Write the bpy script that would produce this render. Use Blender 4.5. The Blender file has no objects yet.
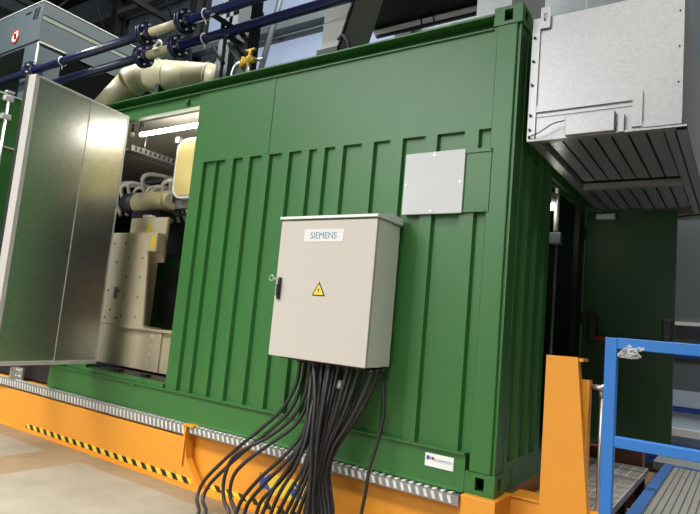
import bpy, bmesh, math, random
from mathutils import Vector, Matrix
random.seed(7)
SC = bpy.context.scene
COL = SC.collection
PI = math.pi

# ------------------------------------------------------------------ materials
def new_mat(name, col, rough=.5, metal=0., bump=0., bscale=40., var=0., vscale=6., spec=.5, coat=0.):
    m = bpy.data.materials.new(name); m.use_nodes = True
    nt = m.node_tree; b = nt.nodes['Principled BSDF']
    b.inputs['Base Color'].default_value = (*col, 1)
    b.inputs['Roughness'].default_value = rough
    b.inputs['Metallic'].default_value = metal
    b.inputs['Specular IOR Level'].default_value = spec
    if coat: b.inputs['Coat Weight'].default_value = coat
    tc = nt.nodes.new('ShaderNodeTexCoord')
    if var:
        n = nt.nodes.new('ShaderNodeTexNoise'); n.inputs['Scale'].default_value = vscale; n.inputs['Detail'].default_value = 6
        nt.links.new(tc.outputs['Object'], n.inputs['Vector'])
        mx = nt.nodes.new('ShaderNodeMix'); mx.data_type = 'RGBA'
        mx.inputs['A'].default_value = (*[c * (1 - var) for c in col], 1)
        mx.inputs['B'].default_value = (*[min(1, c * (1 + var)) for c in col], 1)
        nt.links.new(n.outputs['Fac'], mx.inputs['Factor'])
        nt.links.new(mx.outputs['Result'], b.inputs['Base Color'])
    if bump:
        n2 = nt.nodes.new('ShaderNodeTexNoise'); n2.inputs['Scale'].default_value = bscale; n2.inputs['Detail'].default_value = 3
        nt.links.new(tc.outputs['Object'], n2.inputs['Vector'])
        bp = nt.nodes.new('ShaderNodeBump'); bp.inputs['Strength'].default_value = bump; bp.inputs['Distance'].default_value = .01
        nt.links.new(n2.outputs['Fac'], bp.inputs['Height'])
        nt.links.new(bp.outputs['Normal'], b.inputs['Normal'])
    return m

def emit_mat(name, col, strength):
    m = bpy.data.materials.new(name); m.use_nodes = True
    nt = m.node_tree; b = nt.nodes['Principled BSDF']
    b.inputs['Base Color'].default_value = (*[c * .12 for c in col], 1)
    b.inputs['Emission Color'].default_value = (*col, 1)
    b.inputs['Emission Strength'].default_value = strength
    return m

def galv_mat(name, col, rough, spangle=.12, scale=25., metal=.9):
    m = bpy.data.materials.new(name); m.use_nodes = True
    nt = m.node_tree; b = nt.nodes['Principled BSDF']
    b.inputs['Metallic'].default_value = metal
    tc = nt.nodes.new('ShaderNodeTexCoord')
    v = nt.nodes.new('ShaderNodeTexVoronoi'); v.inputs['Scale'].default_value = scale
    n = nt.nodes.new('ShaderNodeTexNoise'); n.inputs['Scale'].default_value = 2.2; n.inputs['Detail'].default_value = 8
    nt.links.new(tc.outputs['Object'], v.inputs['Vector']); nt.links.new(tc.outputs['Object'], n.inputs['Vector'])
    sep = nt.nodes.new('ShaderNodeSeparateColor'); nt.links.new(v.outputs['Color'], sep.inputs['Color'])
    add = nt.nodes.new('ShaderNodeMath'); add.operation = 'ADD'
    nt.links.new(sep.outputs['Red'], add.inputs[0]); nt.links.new(n.outputs['Fac'], add.inputs[1])
    mr = nt.nodes.new('ShaderNodeMapRange'); mr.inputs['From Max'].default_value = 2
    mr.inputs['To Min'].default_value = rough - spangle; mr.inputs['To Max'].default_value = rough + spangle
    nt.links.new(add.outputs[0], mr.inputs['Value']); nt.links.new(mr.outputs['Result'], b.inputs['Roughness'])
    mx = nt.nodes.new('ShaderNodeMix'); mx.data_type = 'RGBA'
    mx.inputs['A'].default_value = (*[c * .88 for c in col], 1); mx.inputs['B'].default_value = (*[min(1, c * 1.1) for c in col], 1)
    half = nt.nodes.new('ShaderNodeMath'); half.operation = 'MULTIPLY'; half.inputs[1].default_value = .5
    nt.links.new(add.outputs[0], half.inputs[0]); nt.links.new(half.outputs[0], mx.inputs['Factor'])
    nt.links.new(mx.outputs['Result'], b.inputs['Base Color'])
    return m

def stripes_mat(name, cols, axis, scale, rough=.6, metal=0., widths=.5):
    """two-tone repeat along one object axis (cladding ribs, planks, tread slots)"""
    m = bpy.data.materials.new(name); m.use_nodes = True
    nt = m.node_tree; b = nt.nodes['Principled BSDF']
    b.inputs['Roughness'].default_value = rough; b.inputs['Metallic'].default_value = metal
    tc = nt.nodes.new('ShaderNodeTexCoord'); sp = nt.nodes.new('ShaderNodeSeparateXYZ')
    nt.links.new(tc.outputs['Object'], sp.inputs[0])
    mu = nt.nodes.new('ShaderNodeMath'); mu.operation = 'MULTIPLY'; mu.inputs[1].default_value = scale
    nt.links.new(sp.outputs['XYZ'.index(axis)], mu.inputs[0])
    fr = nt.nodes.new('ShaderNodeMath'); fr.operation = 'FRACT'; nt.links.new(mu.outputs[0], fr.inputs[0])
    gt = nt.nodes.new('ShaderNodeMath'); gt.operation = 'GREATER_THAN'; gt.inputs[1].default_value = widths
    nt.links.new(fr.outputs[0], gt.inputs[0])
    mx = nt.nodes.new('ShaderNodeMix'); mx.data_type = 'RGBA'
    mx.inputs['A'].default_value = (*cols[0], 1); mx.inputs['B'].default_value = (*cols[1], 1)
    nt.links.new(gt.outputs[0], mx.inputs['Factor'])
    n = nt.nodes.new('ShaderNodeTexNoise'); n.inputs['Scale'].default_value = 5; n.inputs['Detail'].default_value = 6
    nt.links.new(tc.outputs['Object'], n.inputs['Vector'])
    m2 = nt.nodes.new('ShaderNodeMix'); m2.data_type = 'RGBA'; m2.blend_type = 'MULTIPLY'; m2.inputs['Factor'].default_value = .35
    nt.links.new(mx.outputs['Result'], m2.inputs['A']); nt.links.new(n.outputs['Color'], m2.inputs['B'])
    nt.links.new(m2.outputs['Result'], b.inputs['Base Color'])
    return m

M = {}
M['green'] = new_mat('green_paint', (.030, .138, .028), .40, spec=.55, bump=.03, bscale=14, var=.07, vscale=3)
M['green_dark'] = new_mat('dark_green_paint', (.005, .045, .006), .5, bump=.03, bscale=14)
M['galv'] = galv_mat('galvanised_sheet', (.52, .54, .51), .31, .018, 30)
M['galv_duct'] = galv_mat('bright_duct_sheet', (.40, .40, .395), .40, .012, 70, .66)
M['lining'] = galv_mat('lining_sheet', (.62, .59, .54), .45, .1, 26, .1)
M['galv_dull'] = galv_mat('dull_zinc', (.36, .37, .36), .48, .08, 40)
M['baffle'] = galv_mat('baffle_sheet', (.24, .27, .27), .35, .08, 20, .5)
M['alu'] = new_mat('white_coated_plate', (.55, .56, .565), .45, .0, spec=.35, bump=.02, bscale=5)
M['cab'] = new_mat('light_grey_enamel', (.50, .465, .42), .42, bump=.02, bscale=120)
M['cab_hood'] = new_mat('pale_hood_enamel', (.74, .78, .74), .4)
M['label'] = new_mat('label_white', (.68, .64, .65), .5)
M['teal'] = new_mat('teal_print', (.02, .25, .32), .5)
M['black'] = new_mat('black_plastic', (.012, .012, .013), .45)
M['rubber'] = new_mat('black_cable_rubber', (.022, .021, .022), .42, bump=.1, bscale=60)
M['yellow'] = new_mat('warning_yellow', (.85, .62, .04), .5)
M['orange'] = new_mat('orange_paint', (.72, .29, .025), .45, bump=.03, bscale=20, var=.05, vscale=4)
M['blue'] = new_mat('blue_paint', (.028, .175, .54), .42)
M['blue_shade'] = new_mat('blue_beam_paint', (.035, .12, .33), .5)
M['navy'] = new_mat('navy_pipe_paint', (.010, .013, .060), .28, coat=.4)
M['cream'] = new_mat('cream_paint', (.50, .45, .29), .42, var=.06, vscale=5)
M['cream_box'] = new_mat('beige_enamel', (.56, .49, .34), .45, var=.05, vscale=4)
M['white'] = new_mat('white_plastic', (.8, .8, .78), .45)
M['bolt'] = new_mat('zinc_bolt', (.62, .62, .6), .35, .9)
M['capgrey'] = new_mat('warm_grey_cap', (.42, .41, .38), .45)
M['deepblack'] = new_mat('filter_black', (.004, .004, .004), .9, spec=.05)  # near-black that paints the shade in the hollow under the hood
M['stud'] = new_mat('bright_tread_stud', (.72, .71, .68), .4, .15)
M['red'] = new_mat('red_paint', (.65, .06, .03), .45)
M['hood'] = new_mat('grey_hood_paint', (.088, .112, .120), .55, spec=.2, var=.06, vscale=3)
M['groove'] = new_mat('hood_channel_paint', (.17, .20, .17), .6)
M['darksteel'] = new_mat('dark_steel', (.03, .034, .037), .5, .3)
M['greysteel'] = new_mat('grey_steel', (.13, .15, .155), .5, .3)
M['gold'] = new_mat('yellow_filter_face', (.62, .50, .19), .5, var=.06)
M['chute'] = new_mat('pale_chute_paint', (.50, .52, .46), .5, var=.05)
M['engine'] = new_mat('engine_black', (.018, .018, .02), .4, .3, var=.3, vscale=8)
M['brown'] = new_mat('rust_brown', (.16, .06, .025), .6)
M['brass'] = new_mat('valve_yellow', (.70, .42, .02), .4)
M['logo_blue'] = new_mat('logo_blue', (.02, .08, .42), .5)
M['logo_violet'] = new_mat('logo_violet', (.33, .30, .45), .5)
M['logo_red'] = new_mat('logo_maroon', (.25, .03, .06), .5)
M['cladding'] = stripes_mat('cladding', ((.13, .165, .18), (.21, .25, .26)), 'X', 1.25, .55, 0, .96)
M['roofdark'] = stripes_mat('dark_roof', ((.014, .017, .018), (.006, .008, .008)), 'X', 9., .6)
M['planks'] = stripes_mat('plank_deck', ((.26, .255, .23), (.03, .05, .05)), 'X', 1 / .045, .7, 0, .82)
M['deck'] = new_mat('steel_deck', (.26, .28, .28), .6, .3, bump=.6, bscale=60, var=.1, vscale=40)
M['tread'] = galv_mat('tread_plate', (.62, .60, .57), .42, .1, 60, .5)
M['tread_dark'] = new_mat('tread_hollow', (.20, .20, .20), .5, .6)
M['machine_grey'] = new_mat('machine_grey', (.13, .15, .17), .45)
M['machine_white'] = new_mat('machine_pale_blue', (.50, .60, .72), .45, var=.06, vscale=5)
M['machine_blue'] = new_mat('machine_blue', (.02, .06, .28), .45)
M['gloss_glass'] = emit_mat('skylight_sheet', (.60, .73, 1.0), .47)
M['dim_sheet'] = emit_mat('shaded_skylight_sheet', (.55, .70, 1.0), .17)  # bluish cladding panels, their lightness put in as faint emission
M['tube'] = emit_mat('lit_tube', (1., .93, .80), 48.)
M['lampglow'] = emit_mat('lit_lamp', (1., .96, .85), 40.)

def bag_mat():
    m = bpy.data.materials.new('clear_plastic_film'); m.use_nodes = True
    b = m.node_tree.nodes['Principled BSDF']
    b.inputs['Base Color'].default_value = (.75, .77, .75, 1); b.inputs['Roughness'].default_value = .18
    nt = m.node_tree; tc = nt.nodes.new('ShaderNodeTexCoord'); n = nt.nodes.new('ShaderNodeTexNoise'); n.inputs['Scale'].default_value = 55; n.inputs['Detail'].default_value = 4
    nt.links.new(tc.outputs['Object'], n.inputs['Vector'])
    mr = nt.nodes.new('ShaderNodeMapRange'); mr.inputs['From Min'].default_value = .42; mr.inputs['From Max'].default_value = .62; mr.inputs['To Min'].default_value = .10; mr.inputs['To Max'].default_value = .75
    nt.links.new(n.outputs['Fac'], mr.inputs['Value']); nt.links.new(mr.outputs['Result'], b.inputs['Alpha'])
    return m
M['bag'] = bag_mat()

def floor_mat():
    m = bpy.data.materials.new('worn_concrete'); m.use_nodes = True
    nt = m.node_tree; b = nt.nodes['Principled BSDF']; L = nt.links
    tc = nt.nodes.new('ShaderNodeTexCoord'); sp = nt.nodes.new('ShaderNodeSeparateXYZ'); L.new(tc.outputs['Object'], sp.inputs[0])
    wob = nt.nodes.new('ShaderNodeTexNoise'); wob.inputs['Scale'].default_value = 3.; wob.inputs['Detail'].default_value = 5
    L.new(tc.outputs['Object'], wob.inputs['Vector'])
    def mth(op, a, bb):
        n = nt.nodes.new('ShaderNodeMath'); n.operation = op
        for i, q in enumerate((a, bb)):
            if isinstance(q, (int, float)): n.inputs[i].default_value = q
            else: L.new(q, n.inputs[i])
        return n.outputs[0]
    wv = mth('MULTIPLY', mth('SUBTRACT', wob.outputs['Fac'], .5), .05)
    x = mth('ADD', sp.outputs['X'], wv); y = mth('ADD', sp.outputs['Y'], wv)
    a = mth('MULTIPLY', mth('GREATER_THAN', x, -3.42), mth('LESS_THAN', y, -.29))       # resurfaced slab
    c = mth('MULTIPLY', mth('LESS_THAN', x, -3.92), mth('LESS_THAN', y, -.31))
    slab = mth('MAXIMUM', a, c)
    n1 = nt.nodes.new('ShaderNodeTexNoise'); n1.inputs['Scale'].default_value = 1.6; n1.inputs['Detail'].default_value = 9; n1.inputs['Roughness'].default_value = .65
    L.new(tc.outputs['Object'], n1.inputs['Vector'])
    r1 = nt.nodes.new('ShaderNodeMix'); r1.data_type = 'RGBA'; r1.inputs['A'].default_value = (.13, .09, .05, 1); r1.inputs['B'].default_value = (.36, .255, .15, 1)
    r2 = nt.nodes.new('ShaderNodeMix'); r2.data_type = 'RGBA'; r2.inputs['A'].default_value = (.13, .112, .08, 1); r2.inputs['B'].default_value = (.41, .36, .275, 1)
    L.new(n1.outputs['Fac'], r1.inputs['Factor']); L.new(n1.outputs['Fac'], r2.inputs['Factor'])
    r3 = nt.nodes.new('ShaderNodeMix'); r3.data_type = 'RGBA'
    L.new(slab, r3.inputs['Factor']); L.new(r1.outputs['Result'], r3.inputs['A']); L.new(r2.outputs['Result'], r3.inputs['B'])
    L.new(r3.outputs['Result'], b.inputs['Base Color'])
    b.inputs['Roughness'].default_value = .6
    return m
M['floor'] = floor_mat()

def hazard_mat(slope=1.0, pitch=.125, origin=0.):
    m = bpy.data.materials.new('hazard_tape'); m.use_nodes = True
    nt = m.node_tree; b = nt.nodes['Principled BSDF']; L = nt.links
    tc = nt.nodes.new('ShaderNodeTexCoord'); sp = nt.nodes.new('ShaderNodeSeparateXYZ'); L.new(tc.outputs['Object'], sp.inputs[0])
    ad = nt.nodes.new('ShaderNodeMath'); ad.operation = 'MULTIPLY_ADD'; ad.inputs[1].default_value = slope
    L.new(sp.outputs['Z'], ad.inputs[0]); L.new(sp.outputs['X'], ad.inputs[2])
    mu = nt.nodes.new('ShaderNodeMath'); mu.operation = 'MULTIPLY'; mu.inputs[1].default_value = 1 / pitch; L.new(ad.outputs[0], mu.inputs[0])
    fr = nt.nodes.new('ShaderNodeMath'); fr.operation = 'FRACT'; L.new(mu.outputs[0], fr.inputs[0])
    gt = nt.nodes.new('ShaderNodeMath'); gt.operation = 'GREATER_THAN'; gt.inputs[1].default_value = .52; L.new(fr.outputs[0], gt.inputs[0])
    mx = nt.nodes.new('ShaderNodeMix'); mx.data_type = 'RGBA'
    mx.inputs['A'].default_value = (.80, .55, .04, 1); mx.inputs['B'].default_value = (.012, .012, .012, 1)
    L.new(gt.outputs[0], mx.inputs['Factor']); L.new(mx.outputs['Result'], b.inputs['Base Color'])
    return m
M['hazard'] = hazard_mat()

# ------------------------------------------------------------------ mesh builder
class MB:
    def __init__(s): s.bm = bmesh.new()
    def box(s, x0, x1, y0, y1, z0, z1, mtx=None, bev=0.):
        b = bmesh.new(); bmesh.ops.create_cube(b, size=1)
        for v in b.verts:
            v.co = Vector((x0 + (x1 - x0) * (v.co.x + .5), y0 + (y1 - y0) * (v.co.y + .5), z0 + (z1 - z0) * (v.co.z + .5)))
        if bev: bmesh.ops.bevel(b, geom=b.edges[:], offset=bev, segments=2, affect='EDGES', profile=.5)
        s._merge(b, mtx); return s
    def _merge(s, b, mtx=None):
        if mtx is not None: b.transform(mtx)
        me = bpy.data.meshes.new('tmp'); b.to_mesh(me); b.free(); s.bm.from_mesh(me); bpy.data.meshes.remove(me)
    def poly(s, pts, ext):
        """planar polygon (3-D points) extruded by vector ext"""
        b = bmesh.new(); e = Vector(ext)
        a = [b.verts.new(Vector(p)) for p in pts]; c = [b.verts.new(Vector(p) + e) for p in pts]
        n = len(pts)
        b.faces.new(a); b.faces.new(c[::-1])
        for i in range(n): b.faces.new((a[i], c[i], c[(i + 1) % n], a[(i + 1) % n]))
        bmesh.ops.recalc_face_normals(b, faces=b.faces[:])
        s._merge(b); return s
    def quad(s, *pts):
        vs = [s.bm.verts.new(Vector(p)) for p in pts]; s.bm.faces.new(vs); return s
    def cyl(s, p, q, r, r2=None, n=20, cap=True):
        p, q = Vector(p), Vector(q); d = q - p; r2 = r if r2 is None else r2
        b = bmesh.new(); bmesh.ops.create_cone(b, cap_ends=cap, segments=n, radius1=r, radius2=r2, depth=d.length)
        for f in b.faces:
            if len(f.verts) == 4: f.smooth = True
        rot = d.to_track_quat('Z', 'Y').to_matrix().to_4x4()
        s._merge(b, Matrix.Translation((p + q) / 2) @ rot); return s
    def tube(s, pts, r, n=10, steps=6, closed=False):
        """smooth tube through points (Catmull-Rom)"""
        P = [Vector(p) for p in pts]; path = []
        if len(P) > 2 and steps > 1:
            E = [2 * P[0] - P[1]] + P + [2 * P[-1] - P[-2]]
            for i in range(1, len(E) - 2):
                p0, p1, p2, p3 = E[i - 1:i + 3]
                for k in range(steps):
                    t = k / steps
                    path.append(.5 * ((2 * p1) + (-p0 + p2) * t + (2 * p0 - 5 * p1 + 4 * p2 - p3) * t * t + (-p0 + 3 * p1 - 3 * p2 + p3) * t ** 3))
            path.append(P[-1])
        else: path = P
        bm = s.bm; rings = []; up = None
        for i, c in enumerate(path):
            d = (path[min(i + 1, len(path) - 1)] - path[max(i - 1, 0)]).normalized()
            if up is None:
                up = Vector((0, 0, 1)) if abs(d.z) < .9 else Vector((1, 0, 0))
            a = (up - d * up.dot(d)).normalized(); up = a; bb = d.cross(a)
            rings.append([bm.verts.new(c + (a * math.cos(2 * PI * k / n) + bb * math.sin(2 * PI * k / n)) * r) for k in range(n)])
        for i in range(len(rings) - 1):
            for k in range(n):
                f = bm.faces.new((rings[i][k], rings[i][(k + 1) % n], rings[i + 1][(k + 1) % n], rings[i + 1][k])); f.smooth = True
        bm.faces.new(rings[0][::-1]); bm.faces.new(rings[-1]); return s
    def ball(s, c, r, sc=(1, 1, 1), n=16):
        b = bmesh.new(); bmesh.ops.create_uvsphere(b, u_segments=n, v_segments=n // 2, radius=r)
        for f in b.faces: f.smooth = True
        s._merge(b, Matrix.Translation(Vector(c)) @ Matrix.Diagonal((*sc, 1))); return s
    def ring(s, c, axis, R, r, n=24, m=8):
        """torus"""
        q = Vector(axis).to_track_quat('Z', 'Y').to_matrix().to_4x4(); b = bmesh.new(); vs = []
        for i in range(n):
            a = 2 * PI * i / n
            vs.append([b.verts.new(((R + r * math.cos(2 * PI * j / m)) * math.cos(a), (R + r * math.cos(2 * PI * j / m)) * math.sin(a), r * math.sin(2 * PI * j / m))) for j in range(m)])
        for i in range(n):
            for j in range(m):
                f = b.faces.new((vs[i][j], vs[(i + 1) % n][j], vs[(i + 1) % n][(j + 1) % m], vs[i][(j + 1) % m])); f.smooth = True
        s._merge(b, Matrix.Translation(Vector(c)) @ q); return s

WL = {}
def obj(name, mb, mat, parent=None, label=None):
    bm = mb.bm
    bmesh.ops.recalc_face_normals(bm, faces=bm.faces[:])
    if parent is not None:
        bmesh.ops.translate(bm, vec=-WL[parent.name], verts=bm.verts[:]); wl = WL[parent.name]
    else: wl = Vector((0, 0, 0))
    me = bpy.data.meshes.new(name); bm.to_mesh(me); bm.free()
    me.materials.append(M[mat] if isinstance(mat, str) else mat)
    o = bpy.data.objects.new(name, me); COL.objects.link(o)
    if parent is not None: o.parent = parent
    WL[o.name] = wl
    if label: o['label'] = label
    return o
def each(name, mb, mat, parent):
    """one object for every separate piece collected in the builder"""
    left = set(mb.bm.verts); out = []
    mb.bm.verts.index_update()
    order = list(mb.bm.verts); seen = set()
    for v0 in order:
        if v0 in seen: continue
        stack = [v0]; comp = []; seen.add(v0)
        while stack:
            v = stack.pop(); comp.append(v)
            for e in v.link_edges:
                u = e.other_vert(v)
                if u not in seen: seen.add(u); stack.append(u)
        m = MB(); mp = {v: m.bm.verts.new(v.co) for v in comp}
        for f in {f for v in comp for f in v.link_faces}:
            g = m.bm.faces.new([mp[v] for v in f.verts]); g.smooth = f.smooth
        out.append(obj(name, m, mat, parent))
    mb.bm.free(); return out
def thing(name, label, cat, loc=(0, 0, 0), group=None):
    o = bpy.data.objects.new(name, None); COL.objects.link(o); o.location = loc; o.empty_display_size = .1
    o['label'] = label; o['category'] = cat
    if group: o['group'] = group
    WL[o.name] = Vector(loc); return o
def tag(o, label, cat, group=None):
    o['label'] = label; o['category'] = cat
    if group: o['group'] = group
    return o
def struct(name, mb, mat, label=None):
    o = obj(name, mb, mat); o['kind'] = 'structure'; return o
def text(name, body, size, mat, loc, parent, rot=(PI / 2, 0, 0), align='CENTER', extrude=.0008, xs=1., bold=0.):
    cu = bpy.data.curves.new(name, 'FONT'); cu.body = body; cu.size = size; cu.align_x = align; cu.align_y = 'CENTER'; cu.extrude = extrude
    cu.offset = bold
    t = bpy.data.objects.new('tmp_text', cu); COL.objects.link(t)
    dg = bpy.context.evaluated_depsgraph_get(); me = bpy.data.meshes.new_from_object(t.evaluated_get(dg)); me.name = name
    bpy.data.objects.remove(t); bpy.data.curves.remove(cu)
    from mathutils import Euler
    wl = WL[parent.name]
    me.transform(Matrix.Translation(Vector(loc) - wl) @ Euler(rot).to_matrix().to_4x4() @ Matrix.Diagonal((xs, 1, 1, 1)))
    me.materials.clear(); me.materials.append(M[mat])
    o = bpy.data.objects.new(name, me); COL.objects.link(o); o.parent = parent; WL[o.name] = wl
    return o
# ------------------------------------------------------------------ camera
cam = bpy.data.cameras.new('camera'); co = bpy.data.objects.new('camera', cam); COL.objects.link(co); SC.camera = co
cam.sensor_fit = 'HORIZONTAL'; cam.sensor_width = 36.; cam.lens = 581.29 / 700 * 36
cam.clip_start = .05; cam.clip_end = 200
yaw, pitch, roll = .6035, 1.6842, .0912
R = Matrix.Rotation(yaw, 3, 'Z') @ Matrix.Rotation(pitch, 3, 'X') @ Matrix.Rotation(roll, 3, 'Z')
mw = R.to_4x4(); mw.translation = Vector((1.1358, -3.2385, .8827)); co.matrix_world = mw

FZ = -.46          # hall floor
H = 2.896          # container height
LX = -9.1          # container left end
# ------------------------------------------------------------------ hall
mb = MB(); mb.box(-16, 8, -9, 5.2, FZ - .1, FZ); struct('floor', mb, 'floor')
mb = MB(); mb.box(-22, 8, 5.0, 5.2, FZ, 9.2); struct('wall_back', mb, 'cladding')
mb = MB(); mb.box(-22, 8, -9, 5.2, 9.2, 9.4); struct('ceiling', mb, 'roofdark')
mb = MB(); mb.box(-16.2, -16, -9, 5.2, FZ, 9.2); struct('wall_left', mb, 'cladding')
# translucent window bands in the back wall; the third is cladding lightened by glow
wn = [(-8.9, -4.0, 5.2, 6.35), (-8.9, -4.0, 6.75, 8.0), (-11.8, -9.3, 5.2, 6.9)]
for i, (x0, x1, z0, z1) in enumerate(wn):
    mb = MB(); mb.box(x0, x1, 4.93, 4.998, z0, z1)
    w = struct('window_%d' % (i + 1), mb, 'gloss_glass' if i < 2 else 'dim_sheet')
    fr = MB()
    for z in (z0 - .08, z1): fr.box(x0 - .08, x1 + .08, 4.88, 4.995, z, z + .08)
    n = int((x1 - x0) / .9)
    for k in range(n + 1):
        xx = x0 + (x1 - x0) * k / n; fr.box(xx - .008, xx + .008, 4.97, 4.995, z0, z1)
    obj('window_frame', fr, 'greysteel', w)
# wall girts, columns and braces, all bolted together
t = thing('wall_framework', 'dark steel columns, beams and thin braces in front of the bright wall windows', 'framework', (-6, 4.7, FZ))
for x in (-12.2, -9.1, -3.6, 1.9):
    mb = MB(); mb.box(x - .13, x + .13, 4.6, 4.63, FZ, 9.2); mb.box(x - .13, x + .13, 4.85, 4.88, FZ, 9.2); mb.box(x - .012, x + .012, 4.63, 4.85, FZ, 9.2)
    obj('column', mb, 'darksteel', t)
for z in (6.5, 8.15):
    mb = MB(); mb.box(-16, -3.73, 4.62, 4.84, z - .06, z + .06); obj('beam', mb, 'greysteel', t)
for p, q in (((-6.9, 4.58, 5.1), (-6.1, 4.58, 8.6)), ((-8.9, 4.54, 5.4), (-5.6, 4.54, 8.4))):
    mb = MB(); mb.cyl(p, q, .055, n=8); obj('brace', mb, 'greysteel', t)
# roof trusses in the dark upper left
for i, x in enumerate((-15, -12.5, -10.)):
    mb = MB()
    mb.box(x - .05, x + .05, -8, 4.8, 7.4, 7.52); mb.box(x - .05, x + .05, -8, 4.8, 8.6, 8.72)
    for k in range(8):
        y = -8 + k * 1.6; mb.cyl((x, y, 7.46), (x, y + .8, 8.66), .03, n=6); mb.cyl((x, y + .8, 8.66), (x, y + 1.6, 7.46), .03, n=6)
    tag(obj('roof_truss', mb, 'darksteel'), 'dark steel roof truss high above the grey ventilation hood', 'truss', 'roof trusses over the hood')
# dark ribbed unit above the container
t = thing('overhead_canopy', 'dark ribbed overhead canopy above the container roof', 'canopy', (-.5, 2.5, 5.5))
mb = MB(); mb.box(-3.72, -1.3, .9, 4.04, 5.5, 5.75); obj('soffit', mb, 'roofdark', t)
mb = MB(); mb.box(-3.78, -3.72, .85, 4.08, 5.46, 5.8); obj('edge_trim', mb, 'chute', t, 'pale edge strip')
mb = MB(); mb.box(-3.78, -1.3, 4.04, 4.1, 5.42, 5.8); obj('edge_trim', mb, 'darksteel', t)
for x in (-3.5, -1.6):
    mb = MB(); mb.cyl((x, 3.9, 5.7), (x, 3.9, 9.2), .03); obj('hanger_rod', mb, 'darksteel', t)
mb = MB(); mb.tube([(-3.74, 3.95, 5.44), (-1.3, 3.95, 5.44)], .04, steps=1)
obj('pipe_run', mb, 'white', t, 'thin white pipe')
for x in (-2.9, -2.7):
    mb = MB(); mb.ring((x, 3.95, 5.44), (1, 0, 0), .045, .012); mb.cyl((x, 3.95, 5.48), (x, 3.95, 5.52), .012, n=6); obj('clamp', mb, 'darksteel', t)

# ------------------------------------------------------------------ container
C = thing('generator_container', 'large green steel container with corrugated side, standing on the orange frame', 'container', (-4.5, 1.2, 0))
WY = 2.44
OX0, OX1, OZ0, OZ1 = -4.02, -2.83, .235, 2.656      # service opening
ST = [-2.694, -2.537, -2.338, -2.153, -1.944, -1.741, -1.549, -1.404, -1.24, -.985, -.758, -.507, -.227]
EN = [-2.556, -2.438, -2.241, -2.034, -1.825, -1.632, -1.489, -1.323, -1.094, -.865, -.602, -.331, -.152]
D = .030
prof = [(-2.83, 0.)]
for a, b in zip(ST, EN):
    prof += [(a, 0.), (a + .011, D), (b, D), (b + .012, 0.)]
prof[-2:] = [(-.150, D), (-.150, 0.)]
prof[-2] = (-.148, D); prof[-1] = (-.146, 0.)
front = [(x, y, .2) for x, y in prof]; back = [(x, .06, .2) for x in (-.146, -2.83)]
mb = MB(); mb.poly(front + back, (0, 0, 2.13 - .2)); obj('side_wall', mb, 'green', C)
mb = MB(); mb.box(-2.83, -.146, 0, .06, 2.13, 2.775); mb.box(-2.0, -1.955, -.004, .0, 2.14, 2.76); obj('upper_panel', mb, 'green', C)
mb = MB(); mb.box(-2.832, -2.80, .06, .08, .2, 2.775)
mb.box(OX0 - .02, -2.83, .012, .08, OZ1, 2.775); obj('opening_frame', mb, 'green', C)
mb = MB(); mb.box(-3.02, -2.985, -.01, .03, 2.675, 2.735, bev=.006); mb.cyl((-3.0, -.02, 2.70), (-3.0, .02, 2.70), .012); obj('door_catch', mb, 'green', C)
mb = MB(); mb.box(-3.25, -3.19, -.025, .0, .185, .215, bev=.004); obj('door_catch', mb, 'green', C)
# wall left of opening, jamb and second opening
mb = MB(); mb.box(-4.50, OX0, .02, .08, .2, 2.775); mb.box(-4.58, -4.50, -.005, .08, .0, 2.775); mb.box(-4.44, -4.36, .0, .02, .02, 2.7); obj('door_post', mb, 'green', C)
mb = MB(); mb.box(LX, -5.75, 0, .08, .2, 2.775); obj('side_wall', mb, 'green', C)
# rails
mb = MB(); mb.box(LX, -.17, .085, .12, 2.77, 2.89); mb.box(LX, -.17, -.018, .12, 2.757, 2.765); mb.box(LX, -.17, -.022, .09, 2.843, 2.853); mb.box(LX, -.17, .03, .09, 2.853, H - .01); obj('top_rail', mb, 'green', C)
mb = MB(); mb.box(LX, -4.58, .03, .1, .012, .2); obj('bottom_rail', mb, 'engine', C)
mb = MB(); mb.box(-4.58, -.17, -.012, .1, .012, .2); mb.box(-4.58, -.17, -.030, .04, .203, .214)
mb.poly([(-4.58, -.012, .012), (-4.58, -.03, .0), (-4.58, .1, .0), (-4.58, .1, .012)], (-.17 + 4.58, 0, 0)); obj('bottom_rail', mb, 'green', C)
mb = MB()
random.seed(3)
for i in range(9): 
    x = -4.3 + i * .52; mb.cyl((x, -.012, .1 + .02 * (i % 2)), (x, -.015, .1 + .02 * (i % 2)), .006, n=8)
for i in range(7): x = -3.6 + i * .52; mb.cyl((x, .085, 2.80), (x, .08, 2.80), .010, n=10)
each('rivet', mb, 'green', C)
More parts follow.
